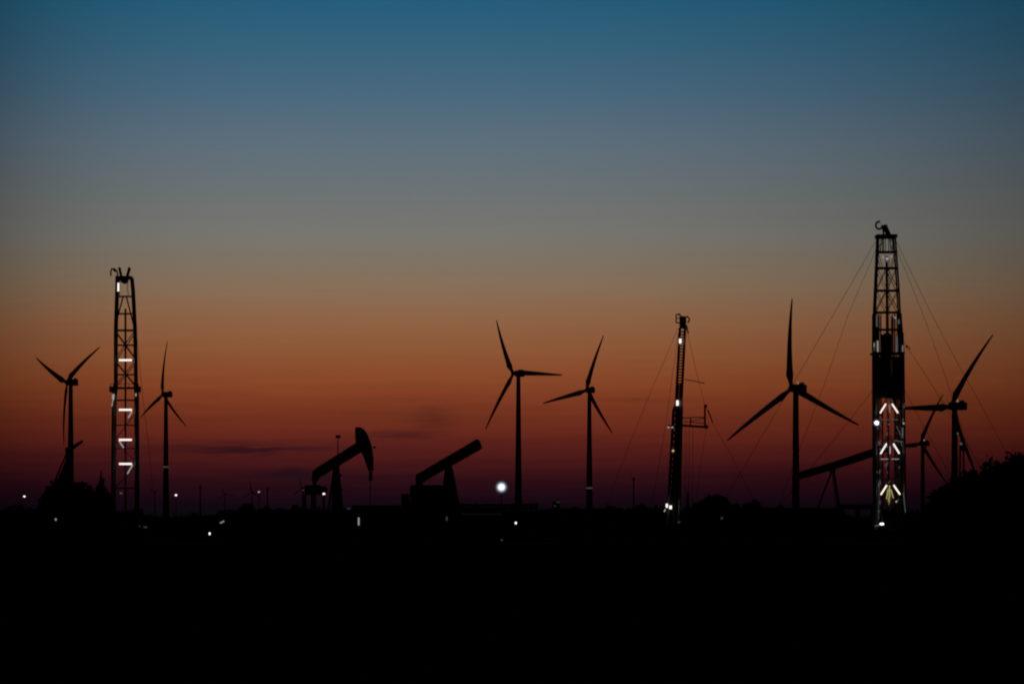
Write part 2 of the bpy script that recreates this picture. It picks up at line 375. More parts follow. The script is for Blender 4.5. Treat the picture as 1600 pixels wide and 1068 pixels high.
def middle_mast():
    D = 500; dep = 1.0; s = D/FPX
    P = lambda x, y, k=0: at(x, y, D) + Vector((0, k*dep/2, 0))
    base = at(1048, 812, D); base.z = 0
    t = thing('workover_mast', base, 'thin leaning mast between two turbines with a side platform', 'drilling rig')
    L_ = [(840,1042),(792,1044),(640,1052.5),(632,1056),(512,1062.5)]; R_ = [(840,1060),(792,1061.5),(640,1065),(632,1064.5),(512,1070.5)]
    def X(tab, y):
        for (y0,x0),(y1,x1) in zip(tab, tab[1:]):
            if y1 <= y <= y0: return x0+(x1-x0)*(y0-y)/(y0-y1)
        return tab[-1][1]
    for k in (-1, 1):
        for tab in (L_, R_):
            b = MB()
            for (y0,x0),(y1,x1) in zip(tab, tab[1:]): b.tube(P(x0,y0,k), P(x1,y1,k), .17 if y0 > 633 else .15)
            b.build('mast_leg', M['steel'], t)
    br = MB(); y = 518; 
    while y < 628:
        for k in (-1, 1): br.tube(P(X(L_,y),y,k), P(X(R_,y),y,k), .06)
        for tab in (L_, R_): br.tube(P(X(tab,y),y,-1), P(X(tab,y),y,1), .05)
        y += 4.5
    y = 640; dr = 1
    while y < 790:
        for k in (-1, 1):
            br.tube(P(X(L_,y),y,k), P(X(R_,y),y,k), .06); br.tube(P(X(L_ if k > 0 else R_,y),y,-1), P(X(L_ if k > 0 else R_,y),y,1), .05)
            a, b_ = (X(L_,y), X(R_,y+9)) if dr*k > 0 else (X(R_,y), X(L_,y+9)); br.tube(P(a,y,k), P(b_,y+9,k), .06)
        y += 9; dr = -dr
    for k in (-1,1): br.path([P(1062.5,518,k),P(1056,632,k),P(1052.5,640,k),P(1044,792,k)], .08)
    br.build('lattice_bracing', M['darksteel'], t)
    MB().tube(P(1064,600), P(1054,790), .17).tube(P(1060,600), P(1049,790), .13).tube(P(1060.3,628), P(1058.5,720), .40).tube(P(1058.5,720), P(1052,845), .46).build('hydraulic_ram', M['darksteel'], t)
    cb = MB().box(P(1067,504), (10*s, 1.3, 18*s)).box(P(1066.5,496), (7*s, 1.2, 4*s)); cb.build('crown_block', M['darksteel'], t)
    bk = MB()
    for k in (-1, 1):
        bk.path([P(1056.5,504,k),P(1056.5,491,k),P(1063,491,k),P(1063,504,k),P(1056.5,504,k)], .055); bk.tube(P(1056.5,497,k), P(1063,497,k), .035)
    bk.build('crown_basket', M['darksteel'], t)
    MB().path([P(1068,498),P(1073,494),P(1077,497),P(1077,501),P(1074.5,504)], .09).build('gin_hook', M['darksteel'], t)
    MB().tube(P(1061,489,0), P(1061,493,0), .05).tube(P(1073,508), P(1075.5,521), .08).build('hose_fitting', M['darksteel'], t)
    mb = MB()
    for k in (-1, 1):
        mb.tube(P(1062,664,k), P(1105,667,k), .12); mb.tube(P(1066,652.5,k), P(1101,651.5,k), .045)
        mb.tube(P(1101.5,632,k), P(1101.5,668,k), .10); mb.tube(P(1079,653,k), P(1079,665,k), .05); mb.tube(P(1079,658,k), P(1101,653,k), .035); mb.tube(P(1068,658,k), P(1101,661,k), .03)
    mb.box(P(1085,665.5), (36*s, dep, .08)); mb.box(P(1104,666.5), (5*s, dep, 5*s)); mb.box(P(1102.5,634), (4*s, .5, 5*s))
    mb.build('side_platform', M['darksteel'], t)
    MB().path([P(1070,592.5),P(1085,595),P(1101,598.5)], .05).build('boom_arm', M['darksteel'], t)
    for m, x, y, rr, h in (('tube',1062.5,533,.14,7),('tube',1058.2,629.5,.15,8)):
        MB().box(P(x,y,-1.5), (rr*2, .1, h*s)).build('work_lamp', M[m], t)
    hz = MB().box(P(1047.5,665,-1), (9*s,.4,2.4*s)).build('lamp_bracket', M['casing'], t)
    rig_light('tubedim', P(1042.5,667.3,-1.3), P(1046,667.3,-1.3), .08, hz); rig_light('tubedim', P(1048.5,667.3,-1.3), P(1052,667.5,-1.3), .08, hz)
    MB().ball(P(1051.3,704,-1.6), .13).build('work_lamp', M['warm'], t)
    MB().box(P(1041.3,789.5,-3), (.25,.1,.45)).build('work_lamp', M['tube'], t); MB().box(P(1047,792,-3), (.30,.1,.42)).build('work_lamp', M['tube'], t)
    MB().tube(P(1039,795,-3), P(1037,799,-3), .07).build('work_lamp', M['tubedim'], t)
    for pts in ([(1060,512),(1020,604),(985,690),(955,768),(937,820)], [(1060,520),(1050,590),(1040,665),(1027,740),(1014,812)],
                [(1072.5,512),(1088,580),(1101,632)], [(1103,634),(1114,662),(1138,702),(1175,775),(1193,820)], [(1104,668),(1096,715),(1084,812)]):
        MB().path([P(*p) for p in pts], .021).build('guy_line', M['wire'], t)
    MB().tube(P(1106,640), P(1113.5,660), .10, .07).build('turnbuckle', M['darksteel'], t)
    for x in (1072,1077,1082.5): MB().tube(P(x,666), P(x-1,812), .022).build('hanging_cable', M['wire'], t)
    # carrier truck it is mounted on
    c = MB().box(Vector((base.x+3.2, D, 1.3)), (9.5, 2.5, 1.0)).box(Vector((base.x+7.2, D, 2.5)), (2.0, 2.4, 1.7)); c.build('carrier', M['darksteel'], t, bevel=.06)
    for dx in (-.6,.8,4.8,6.3):
        for dy in (-1.2, 1.2): MB().tube(Vector((base.x+dx,D+dy-.15,.52)), Vector((base.x+dx,D+dy+.15,.52)), .52, n=18).build('wheel', M['black'], t)
middle_mast()

def right_mast():
    D = 480; dep = 2.4; s = D/FPX
    P = lambda x, y, k=0: at(x, y, D) + Vector((0, k*dep/2, 0))
    base = at(1388, 812, D); base.z = 0
    t = thing('drilling_mast', base, 'tallest lattice mast at right, guyed, with three glowing inverted V pairs', 'drilling rig')
    L_ = [(845,1367.5),(552,1366),(490,1366.3),(450,1368),(372,1371.5)]; R_ = [(845,1413),(552,1409.5),(490,1405),(450,1403),(372,1397.5)]
    def X(tab, y):
        for (y0,x0),(y1,x1) in zip(tab, tab[1:]):
            if y1 <= y <= y0: return x0+(x1-x0)*(y0-y)/(y0-y1)
        return tab[-1][1]
    for k in (-1, 1):
        for tab in (L_, R_):
            b = MB()
            for (y0,x0),(y1,x1) in zip(tab, tab[1:]): b.tube(P(x0,y0,k), P(x1,y1,k), .19 if y0 > 500 else .11)
            b.build('mast_leg', M['steel'], t)
    br = MB()
    for k in (-1, 1):
        for y in (394,419,454,488,515,552): br.tube(P(X(L_,y),y,k), P(X(R_,y),y,k), .085)
        for y0, y1 in ((419,454),(454,488)):
            xm0 = 1385
            br.tube(P(X(L_,y1)+1,y1,k), P(xm0,y0,k), .045); br.tube(P(X(R_,y1)-1,y1,k), P(xm0,y0,k), .045)
            br.tube(P(X(L_,y0),y0,k), P(xm0,y1,k), .035); br.tube(P(X(R_,y0),y0,k), P(xm0,y1,k), .035)
        for x in (1378,1382,1390,1393): br.tube(P(x,372,k), P(x-(.5 if x<1385 else -.5),395,k), .05)
        br.tube(P(1372,394,k), P(1380,372,k), .04); br.tube(P(1397,394,k), P(1391,372,k), .04)
        br.tube(P(X(L_,394),394,k), P(1378,419,k), .04); br.tube(P(X(R_,394),394,k), P(1392,419,k), .04)
        for x in (1371,1375,1396,1400): br.tube(P(x,490,k), P(x,552,k), .06)
        # lower section: close bays
        for y in (585,620,656,690,717,748,785): br.tube(P(X(L_,y),y,k), P(X(R_,y),y,k), .05)
        for (y0, y1) in ((620,656),(680,717),(748,785)):
            br.tube(P(1387,y0,k), P(1369,y1,k), .055); br.tube(P(1390,y0,k), P(1408,y1,k), .055)
        for (y0, y1) in ((552,585),(585,620),(656,685),(717,748),(785,815)):
            br.tube(P(1370,y0,k), P(1378,y1,k), .06); br.tube(P(1378,y0,k), P(1370,y1,k), .06); br.tube(P(1398,y0,k), P(1407,y1,k), .06); br.tube(P(1407,y0,k), P(1398,y1,k), .06)
    for y in (394,419,454,488,515,552,585,620,656,690,717,748,785):
        for tab in (L_, R_): br.tube(P(X(tab,y),y,-1), P(X(tab,y),y,1), .06)
    br.build('lattice_bracing', M['steel'], t)
    sp = MB().tube(P(1385.5,400), P(1386.5,552), .17).tube(P(1379,640), P(1379,812), .10).tube(P(1398,560), P(1399,812), .10).tube(P(1388,640,.5), P(1389,812,.5), .10)
    sp.build('standpipe', M['darksteel'], t)
    for x0 in (1371,1402):
        l = MB()
        for dx in (-1.6, 1.6): l.tube(P(x0+dx,556,.6), P(x0+dx,840,.6), .06)
        y = 558
        while y < 840: l.tube(P(x0-1.6,y,.6), P(x0+1.6,y,.6), .04); y += 3.6
        l.build('ladder', M['steel'], t)
    MB().box(P(1384.5,557), (16*s, .9, 70*s)).box(P(1384.5,605), (20*s, 1.1, 34*s)).box(P(1386,530), (9*s, .8, 20*s)).build('top_drive', M['darksteel'], t, bevel=.08)
    pr = MB()
    for i in range(7): pr.tube(P(1369+i*1.6,560,.75), P(1369+i*1.6,650,.75), .05)
    for i in range(7): pr.tube(P(1396+i*1.9,560,.75), P(1396+i*1.9,640,.75), .06)
    for i in range(5): pr.tube(P(1367.5+i*1.75,640,.8), P(1367.5+i*1.75,845,.8), .055)
    for i in range(5): pr.tube(P(1403+i*1.9,636,.8), P(1403.5+i*1.9,845,.8), .06)
    for x in (1372,1374.5,1377,1394,1396.5,1399): pr.tube(P(x,493,.8), P(x,560,.8), .07)
    pr.build('racked_drill_pipe', M['darksteel'], t)
    for x0, x1 in ((1367,1377.5),(1394.5,1410)):
        MB().box(P((x0+x1)/2,590,.9), ((x1-x0)*s,.05,68*s)).build('windwall', M['darksteel'], t)
    for a in ((1389,758,1389,776),(1387,764,1384,779),(1391,764,1395,778),(1388,776,1388,787)): rig_light('blockglow', P(a[0],a[1],-.7), P(a[2],a[3],-.7), .06, t)  # glowing strokes added to brighten the yellow block, no real tubes
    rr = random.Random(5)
    for i in range(16):  # glints on the side steel, painted as thin glowing strokes
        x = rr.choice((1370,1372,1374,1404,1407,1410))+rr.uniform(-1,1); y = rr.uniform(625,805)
        rig_light('steelglint', P(x,y,-1.2), P(x+rr.uniform(-1.5,1.5),y+rr.uniform(2,8),-1.2), .03, t)
    for i in range(9):  # more painted glints, scattered over the middle of the mast
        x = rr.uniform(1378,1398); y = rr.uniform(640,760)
        rig_light('steelglint', P(x,y,-1.0), P(x+rr.uniform(-4,4),y+rr.uniform(-1,5),-1.0), .025, t)
    cw = MB()
    cw.box(P(1384.5,369.5), (32*s, dep+.6, 5*s)); cw.tube(P(1390,367), P(1383,351), .20).tube(P(1381,367), P(1379,352), .12).tube(P(1377,354), P(1386,352), .14).box(P(1382.5,358), (6*s,.9,7*s)).tube(P(1388,367),P(1384,356),.28)
    cw.build('crown_block', M['darksteel'], t)
    rg = MB(); cx, cy = 1373.5, 352
    rg.path([P(cx+5.2*math.cos(a*math.pi/5), cy+6*math.sin(a*math.pi/5)) for a in range(0, 9)], .12); rg.build('gin_hook', M['darksteel'], t)
    rig_light('tubefaint', P(1374,349,-.5), P(1376,350,-.5), .06, t, 'work_lamp')
    mbd = MB().box(P(1386.5,552.5), (50*s, dep+1.2, 3*s))
    for x in (1364,1371,1378,1395,1402,1410): mbd.tube(P(x,552,-1.4), P(x,543,-1.4), .035)
    for xx in (1367.5,1406.5): mbd.box(P(xx,530,1), (5*s,.1,44*s)) ; mbd.tube(P(xx,506,-1), P(xx,552,-1), .14)
    mbd.tube(P(1363,530,-1), P(1364,552,-1), .05).tube(P(1410,520,-1), P(1410.5,552,-1), .05)
    mbd.build('monkey_board', M['steel'], t)
    for (x0,y0,x1,y1) in ((1382.5,631,1373.5,645.5),(1392,631,1401.5,645.5),(1383.5,693,1374,709),(1394,693,1403.5,708.5),(1384,757.5,1374.5,772.5),(1394.5,757.5,1404.5,772)):
        rig_light('tube' if y0 < 750 else 'tubewarm', P(x0,y0,-1.2), P(x1,y1,-1.2), .085, t)
    for (x0,y0,x1,y1,m,rr) in ((1388,632,1388.5,646,'tubefaint',.09),(1389,697,1389.2,709,'tubedim',.06),(1369.8,533,1370,550,'tubedim',.07),(1399.5,526,1399.8,550,'tubefaint',.12),
                             (1364.3,536,1364.2,549,'tubedim',.04),(1408.7,540,1408.8,550,'tubedim',.04),(1368.5,494,1368.5,511,'tubefaint',.09),(1402.5,500,1402.5,507,'tubefaint',.10),(1374,717,1386,717,'tubedim',.035),(1391,717,1403,717,'tubedim',.035),
                             (1375,656,1402,656,'tubefaint',.035),(1395,688,1408,690,'tubefaint',.04),(1408.5,668,1408.5,684,'tubefaint',.09),(1399,666,1406,680,'tubefaint',.04),(1386,722,1382,731,'tubefaint',.04),(1410,770,1413,800,'tubefaint',.05),  # strokes below the right side lamp paint its light wash on the steel
                             (1372,752,1371,812,'tubefaint',.02),(1409,661.5,1411.5,661.5,'tubedim',.10)):
        rig_light(m, P(x0,y0,-1.15), P(x1,y1,-1.15), rr, t)
    for x, y, m, r_ in ((1378,403,'tubedim',.09),(1381.5,401.5,'tubefaint',.12),(1384.5,405,'tubedim',.16),(1385,409,'tubefaint',.16),(1391.5,402,'tubedim',.09),(1397,497,'tubedim',.10),(1394.5,495,'tubedim',.06),(1390,498,'tubefaint',.09),(1402,503,'tubedim',.06),
                        (1399,783,'tubedim',.11),(1402,781,'tubefaint',.07),(1387.5,663,'tubefaint',.09)):
        MB().ball(P(x,y,-1.1), r_, seg=8, ring=6).build('work_lamp', M[m], t)
    fl = MB().box(P(1366.3,661,-1.5), (.5,.3,.5)).build('flood_bracket', M['casing'], t)
    ln = MB().ball(Vector((0,0,0)), .46, 1.1, .25, 1, 28, 16).build('flood_halo', halo_glow_mat(.46), None, smooth=True)  # disc painted with the glow around the flood bulb
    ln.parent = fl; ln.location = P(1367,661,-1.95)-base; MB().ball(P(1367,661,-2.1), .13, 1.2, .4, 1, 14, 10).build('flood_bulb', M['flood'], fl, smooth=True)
    # yellow travelling block hanging low in the mast
    yb = MB().box(P(1388.5,774,-.2), (7*s,.5,19*s)).tube(P(1388.5,758,-.2), P(1388.5,770,-.2), .22, .3).tube(P(1388.5,784,-.2), P(1388.5,796,-.2), .15, .05); yb.build('travelling_block', M['yellow'], t, bevel=.1)
    MB().tube(P(1389,755,-.2), P(1389,405,-.2), .035).tube(P(1387.5,755,-.2), P(1384,405,-.2), .035).build('drilling_line', M['wire'], t)
    MB().ball(P(1375,818,-2), .18, 1.5,.6,.8).build('work_lamp', M['bulb'], t); rig_light('tubefaint', P(1364,821,-2), P(1372,820,-2), .07, t, 'work_lamp')  # the faint second stroke paints the lamp's streak of light
    for pts in ([(1370,374),(1311,476),(1255,572),(1190,682),(1111,815)], [(1371,384),(1326,490),(1288,600),(1250,700),(1208,815)], [(1366,606),(1331,652),(1292,700),(1200,812)],
                [(1399,374),(1450,480),(1500,574),(1540,645),(1628,812)], [(1399,384),(1440,485),(1478,590),(1510,690),(1548,815)], [(1410,530),(1440,576),(1468,620),(1510,690),(1580,815)], [(1411,604),(1440,660),(1470,715),(1520,815)]):
        MB().path([P(*p) for p in pts], .021).build('guy_line', M['wire'], t)
    MB().ball(P(1417,541), .16).ball(P(1421,544), .10).build('shackle', M['darksteel'], t)
    sub = MB().box(Vector((base.x, D, .7)), (5, 5, 1.4)).box(Vector((base.x+1.0, D-.5, 2.0)), (2.0, 2.4, 1.4)); sub.build('substructure', M['darksteel'], t)
right_mast()

# ------------------------------------------------------------------ pumpjacks
PJ = 'pumpjacks on the oil field'
def pj_base(t, P, x0, x1, D):
    a = P(x0,812); b_ = P(x1,812)
    MB().box(Vector(((a.x+b_.x)/2, D, .35)), (abs(b_.x-a.x), 2.6, .7)).build('skid_base', M['darksteel'], t)
def pumpjack_one():
    D = 480; s = D/FPX; P = lambda x, y, k=0: at(x, y, D)+Vector((0,k,0))
    base = at(522,812,D); base.z = 0
    t = thing('pumpjack', base, 'complete pumpjack with its curved horse head raised, seen from the side', 'pumpjack', PJ)
    MB().prism([P(*p) for p in ((488,736.5),(495,730),(556,691.5),(565,706),(500,745.5),(496,751),(487.5,751))], .55).build('walking_beam', M['black'], t, bevel=.05)
    MB().prism([P(*p) for p in ((555,667.5),(560,666.5),(565,667.8),(570,671.5),(574,678),(577.5,686),(580.5,695),(582.5,706),(583.5,718),(583.5,735),(575.5,735.3),(573,728),(569,716),(564,705),(556,696),(555,682))], .75).build('horse_head', M['black'], t, bevel=.04)
    MB().box(P(585.5,698.3), (4*s,.3,2.6*s)).tube(P(582,699), P(585,698.3), .05).build('head_bolt', M['darksteel'], t)
    MB().tube(P(577.5,735,-.2), P(577.5,750,-.2), .06).tube(P(581,735,-.2), P(581,750,-.2), .06).box(P(579.3,743.5,-.2), (5.6*s,.35,14*s)).build('bridle', M['darksteel'], t)
    MB().tube(P(578.5,750,-.2), P(578.5,812,-.2), .045).tube(P(578.5,760,-.2), P(578.5,763,-.2), .10).build('polished_rod', M['steel'], t)
    MB().box(Vector((P(578.5,0).x, D-.2, 1.0)), (.5,.5,1.6)).tube(Vector((P(578.5,0).x-.7, D-.2, 1.2)), Vector((P(578.5,0).x+.7, D-.2, 1.2)), .15, n=12).build('wellhead', M['darksteel'], t)
    for k in (-1, 1):
        MB().tube(P(526,722,k*.35), P(539.5,840,k*1.1), .17, .2).build('post_leg', M['black'], t); MB().tube(P(524,724,k*.35), P(519,840,k*1.1), .19,.2).build('post_leg', M['black'], t)
        MB().tube(P(522,730,k*.35), P(508,840,k*1.0), .11).build('rear_strut', M['black'], t)
    MB().box(P(524.5,724), (13*s,1.1,9*s)).build('saddle_bearing', M['darksteel'], t)
    MB().prism([P(*p,.1) for p in ((520,728),(530,728),(536,790),(536,812),(518,812),(519,775))], .1).build('belt_guard', M['black'], t)
    ld = MB()
    for dx in (-3, 3): ld.tube(P(527+dx*.7,730,-.8), P(529+dx*1.2,840,-1.3), .09)
    y = 738
    while y < 835: ld.tube(P(525+ (y-730)*.015,y,-.9), P(531+(y-730)*.02,y,-.9), .05); y += 5
    for y0, y1 in ((740,765),(765,792)): ld.tube(P(520,y0,.9), P(534,y1,.9), .09); ld.tube(P(533,y0,.9), P(519,y1,.9), .09)
    ld.build('ladder', M['darksteel'], t)
    for k in (-1, 1): MB().box(P(491.5,757,k*.7), (5.5*s,.2,24*s)).build('pitman_arm', M['black'], t)
    MB().tube(P(491.5,747,-1), P(491.5,747,1), .3, n=14).build('equalizer', M['black'], t)
    for k in (-1, 1): MB().box(P(489,765,k*.95), (24*s,.35,15*s)).tube(P(506,764,k*.95), P(506,764,k*.95+.3), .36, n=18).box(P(500,766,k*.95), (14*s,.2,6*s)).build('counterweight', M['darksteel'], t, bevel=.06)
    MB().box(P(490,785), (22*s*.35,1.1,30*s)).box(P(476,790), (5*s,.6,36*s)).box(P(506,790), (3.4*s,.6,38*s)).build('gearbox', M['darksteel'], t)
    pj_base(t, P, 468, 545, D)
def pumpjack_two():
    D = 450; s = D/FPX; P = lambda x, y, k=0: at(x, y, D)+Vector((0,k,0))
    base = at(690,812,D); base.z = 0
    t = thing('pumpjack', base, 'headless pumpjack left of the floodlight, its bare beam tilted up to the right', 'pumpjack', PJ)
    MB().prism([P(*p) for p in ((649.5,741.5),(744.5,685.5),(748.5,686.5),(753,699.5),(751,702),(665,750.5),(660,757),(649.5,757))], .6).build('walking_beam', M['black'], t, bevel=.05)
    MB().box(P(751,694), (1.5*s,.9,12*s), Matrix.Rotation(R(-20),3,'Y')).build('hinge_plate', M['darksteel'], t)
    for k in (-1, 1):
        MB().tube(P(704,730,k*.4), P(725,840,k*1.2), .24).build('post_leg', M['black'], t); MB().tube(P(698,732,k*.4), P(684,840,k*1.2), .22).build('post_leg', M['black'], t)
    lt = MB().box(P(700.5,730), (11*s,1.1,9*s)); lt.build('saddle_bearing', M['darksteel'], t)
    ld = MB().prism([P(696,735,.6),P(706,735,.6),P(720,800,.6),P(688,800,.6)], .08)
    ld.build('belt_guard', M['darksteel'], t)
    for k in (-1, 1): MB().box(P(655,765,k*.75), (9*s,.25,30*s)).build('pitman_arm', M['black'], t)
    MB().tube(P(655,752,-1), P(655,752,1), .35, n=14).build('equalizer', M['black'], t)
    for k in (-1, 1): MB().prism([P(*p, k*1.1) for p in ((641,759),(645,757),(672,757.5),(688,757),(699,762),(703,800),(660,800),(642,786),(640.5,770))], .4).build('counterweight', M['darksteel'], t, bevel=.05)
    MB().box(P(662,786), (38*s,1.4,36*s)).box(P(636,795), (14*s,1.6,26*s)).build('gearbox', M['darksteel'], t)
    MB().box(P(633.5,782,-.2), (12*s,1.2,22*s)).build('motor', M['darksteel'], t, bevel=.1)
    pj_base(t, P, 622, 730, D)
def pumpjack_three():
    D = 500; s = D/FPX; P = lambda x, y, k=0: at(x, y, D)+Vector((0,k,0))
    base = at(1300,812,D); base.z = 0
    t = thing('pumpjack', base, 'pumpjack left of the tallest mast, its long greenish beam ending behind the mast', 'pumpjack', PJ)
    MB().prism([P(*p) for p in ((1246,737.5),(1300,721.5),(1366,699.5),(1388,692),(1390,704),(1366,713),(1304,733),(1262,745.5),(1246,749))], .6).build('walking_beam', M['green'], t, bevel=.05)
    MB().box(P(1301,735), (8*s,1.0,6*s)).build('saddle_bearing', M['darksteel'], t)
    for k in (-1, 1):
        MB().tube(P(1302.5,736,k*.3), P(1318,840,k*1.1), .13,.15).build('post_leg', M['black'], t)
        MB().tube(P(1299,738,k*.3), P(1259,840,k*.7), .09,.11).build('rear_strut', M['black'], t)
    ld = MB()
    for dx in (-1.3, 1.3): ld.tube(P(1301+dx,740,-.6), P(1313+dx,840,-1.3), .04)
    for i in range(14): ld.tube(P(1300.2+i*.95,745+i*7,-.75), P(1303+i*.95,745+i*7,-.75), .035)
    ld.build('ladder', M['darksteel'], t)
    for k in (-1, 1): MB().box(P(1246.5,768,k*.6), (3*s,.2,50*s)).build('pitman_arm', M['black'], t)
    MB().tube(P(1246.5,745,-.9), P(1246.5,745,.9), .2, n=12).build('equalizer', M['black'], t)
    for k in (-1, 1): MB().box(P(1256,802,k*.9), (26*s,.3,12*s)).build('counterweight', M['darksteel'], t, bevel=.06)
    MB().box(P(1262,808), (24*s,1.1,20*s)).build('gearbox', M['darksteel'], t)
    pj_base(t, P, 1240, 1330, D)
def pumpjack_end_on():
    D = 520; s = D/FPX; P = lambda x, y, k=0: at(x, y, D)+Vector((0,k,0))
    base = at(108,812,D); base.z = 0
    t = thing('pumpjack', base, 'pumpjack seen nearly end-on, half sunk in the overgrown mound at far left', 'pumpjack', PJ)
    d = MB()
    p0, p1 = P(104,703,2.0), P(136,690.5,-6)
    MB().tube(p0, p1, .30, .17, 4).build('walking_beam', M['black'], t)
    for (a, b_) in (((106,700,.3),(97,840,1)),((110,700,-.3),(119,840,-1)),((107,702,-.3),(102,840,-1.4)),((109,702,.3),(113,840,1.4))):
        MB().tube(P(*a), P(*b_), .17, .20).build('post_leg', M['black'], t)
    MB().box(P(108,703), (11*s,1.2,8*s)).build('saddle_bearing', M['darksteel'], t)
    MB().tube(P(104,707,.5), P(76,764,2.5), .11).build('rear_strut', M['black'], t)
    MB().prism([P(*p,1.2) for p in ((103.5,711),(106,712),(105,775),(80,775),(84,758),(90,743),(97,728))], .15).build('stair_guard', M['black'], t)
    MB().box(P(107,735,0), (7*s,.8,60*s)).build('belt_guard', M['darksteel'], t)
    pj_base(t, P, 80, 125, D)
pumpjack_one(); pumpjack_two(); pumpjack_three(); pumpjack_end_on()

# ------------------------------------------------------------------ small mast between the last turbine and its hanging blade
def equipment_mast():
    D = 900; P = lambda x, y, k=0: at(x, y, D)+Vector((0,k,0))
    base = at(1503.5,812,D); base.z = 0
    t = thing('equipment_mast', base, 'small two-legged mast with a cross platform under the right-hand turbine blade', 'mast')
    for a, b_ in ((1500.5,1498.5),(1505,1508.5)): MB().tube(P(a,690), P(b_,840), .22).build('mast_leg', M['steel'], t)
    MB().box(P(1504,702), (8*D/FPX,.8,3.4*D/FPX)).tube(P(1501,676), P(1503,700), .18).build('platform', M['darksteel'], t)
    MB().ball(P(1501,693,-.5), .28).build('lamp', M['tubefaint'], t); MB().ball(P(1496,677,-.5), .22).build('lamp', M['tubefaint'], t)
equipment_mast()

# ------------------------------------------------------------------ pipe racks, cabins
def pipe_rack(x0, x1, ytop, D, ybeams, posts, label):
    s = D/FPX; P = lambda x, y, k=0: at(x, y, D)+Vector((0,k,0))
    base = at((x0+x1)/2,812,D); base.z = 0
    t = thing('pipe_rack', base, label, 'pipe rack')
    for y, r in ybeams:
        b = MB()
        for k in (-1.2, 0, 1.2): b.tube(P(x0,y,k), P(x1,y,k), r, n=8)
        b.build('pipe_row', M['darksteel'], t)
    for x in posts:
        for k in (-1.4, 1.4):
            p = P(x, ytop-1, k); MB().box(Vector((p.x, p.y, p.z/2)), (.28,.28,p.z)).build('post', M['darksteel'], t)
pipe_rack(716, 840, 787, 490, [(789,.17),(794,.15),(799,.13)], (722,762,800,829,839), 'low pipe rack in front of the turbine tower beside the floodlight')
pipe_rack(1312, 1372, 789, 500, [(790,.2),(793,.16)], (1315,1340,1364), 'low pipe rack between the greenish pumpjack and the tallest mast')
def cabin(x0, x1, ytop, D, label, name='site_cabin', lights=(), roof=.12):
    s = D/FPX; a = at(x0,ytop,D); b_ = at(x1,ytop,D); H = a.z; W = b_.x-a.x
    base = Vector(((a.x+b_.x)/2, D, 0))
    t = thing(name, base, label, 'cabin', 'low site cabins among the wells')
    MB().box(base+Vector((0,0,(H-.15)/2)), (W,3,H-.15)).build('wall', M['wall'], t)
    MB().box(base+Vector((0,0,H-.075)), (W+.3,3.3,.15)).build('roof', M['darksteel'], t)
    MB().box(base+Vector((W*.3,-1.52,1.05)), (.9,.06,2.1)).build('door', M['darksteel'], t)
    for (lx, ly, w_, h_, m) in lights:
        p = at(lx, ly, D-1.56); MB().box(p, (w_,.04,h_)).build('lit_window', M[m], t)
cabin(552, 640, 789, 500, 'long low cabin right of the first pumpjack with one bright upright slit', lights=[(560.5,814,.16,.9,'tubedim')])
cabin(722, 786, 800, 465, 'low cabin under the floodlight with a faint strip light along it', lights=[(752,802,4.6,.05,'bulbfaint')])
cabin(1150, 1312, 793, 560, 'long dark flat-roofed shed in front of the largest turbine')
cabin(232, 262, 806, 600, 'small dark cabin at the foot of the second large turbine')
cabin(860, 960, 794, 520, 'low dark cabin in front of the turbine left of the leaning mast')

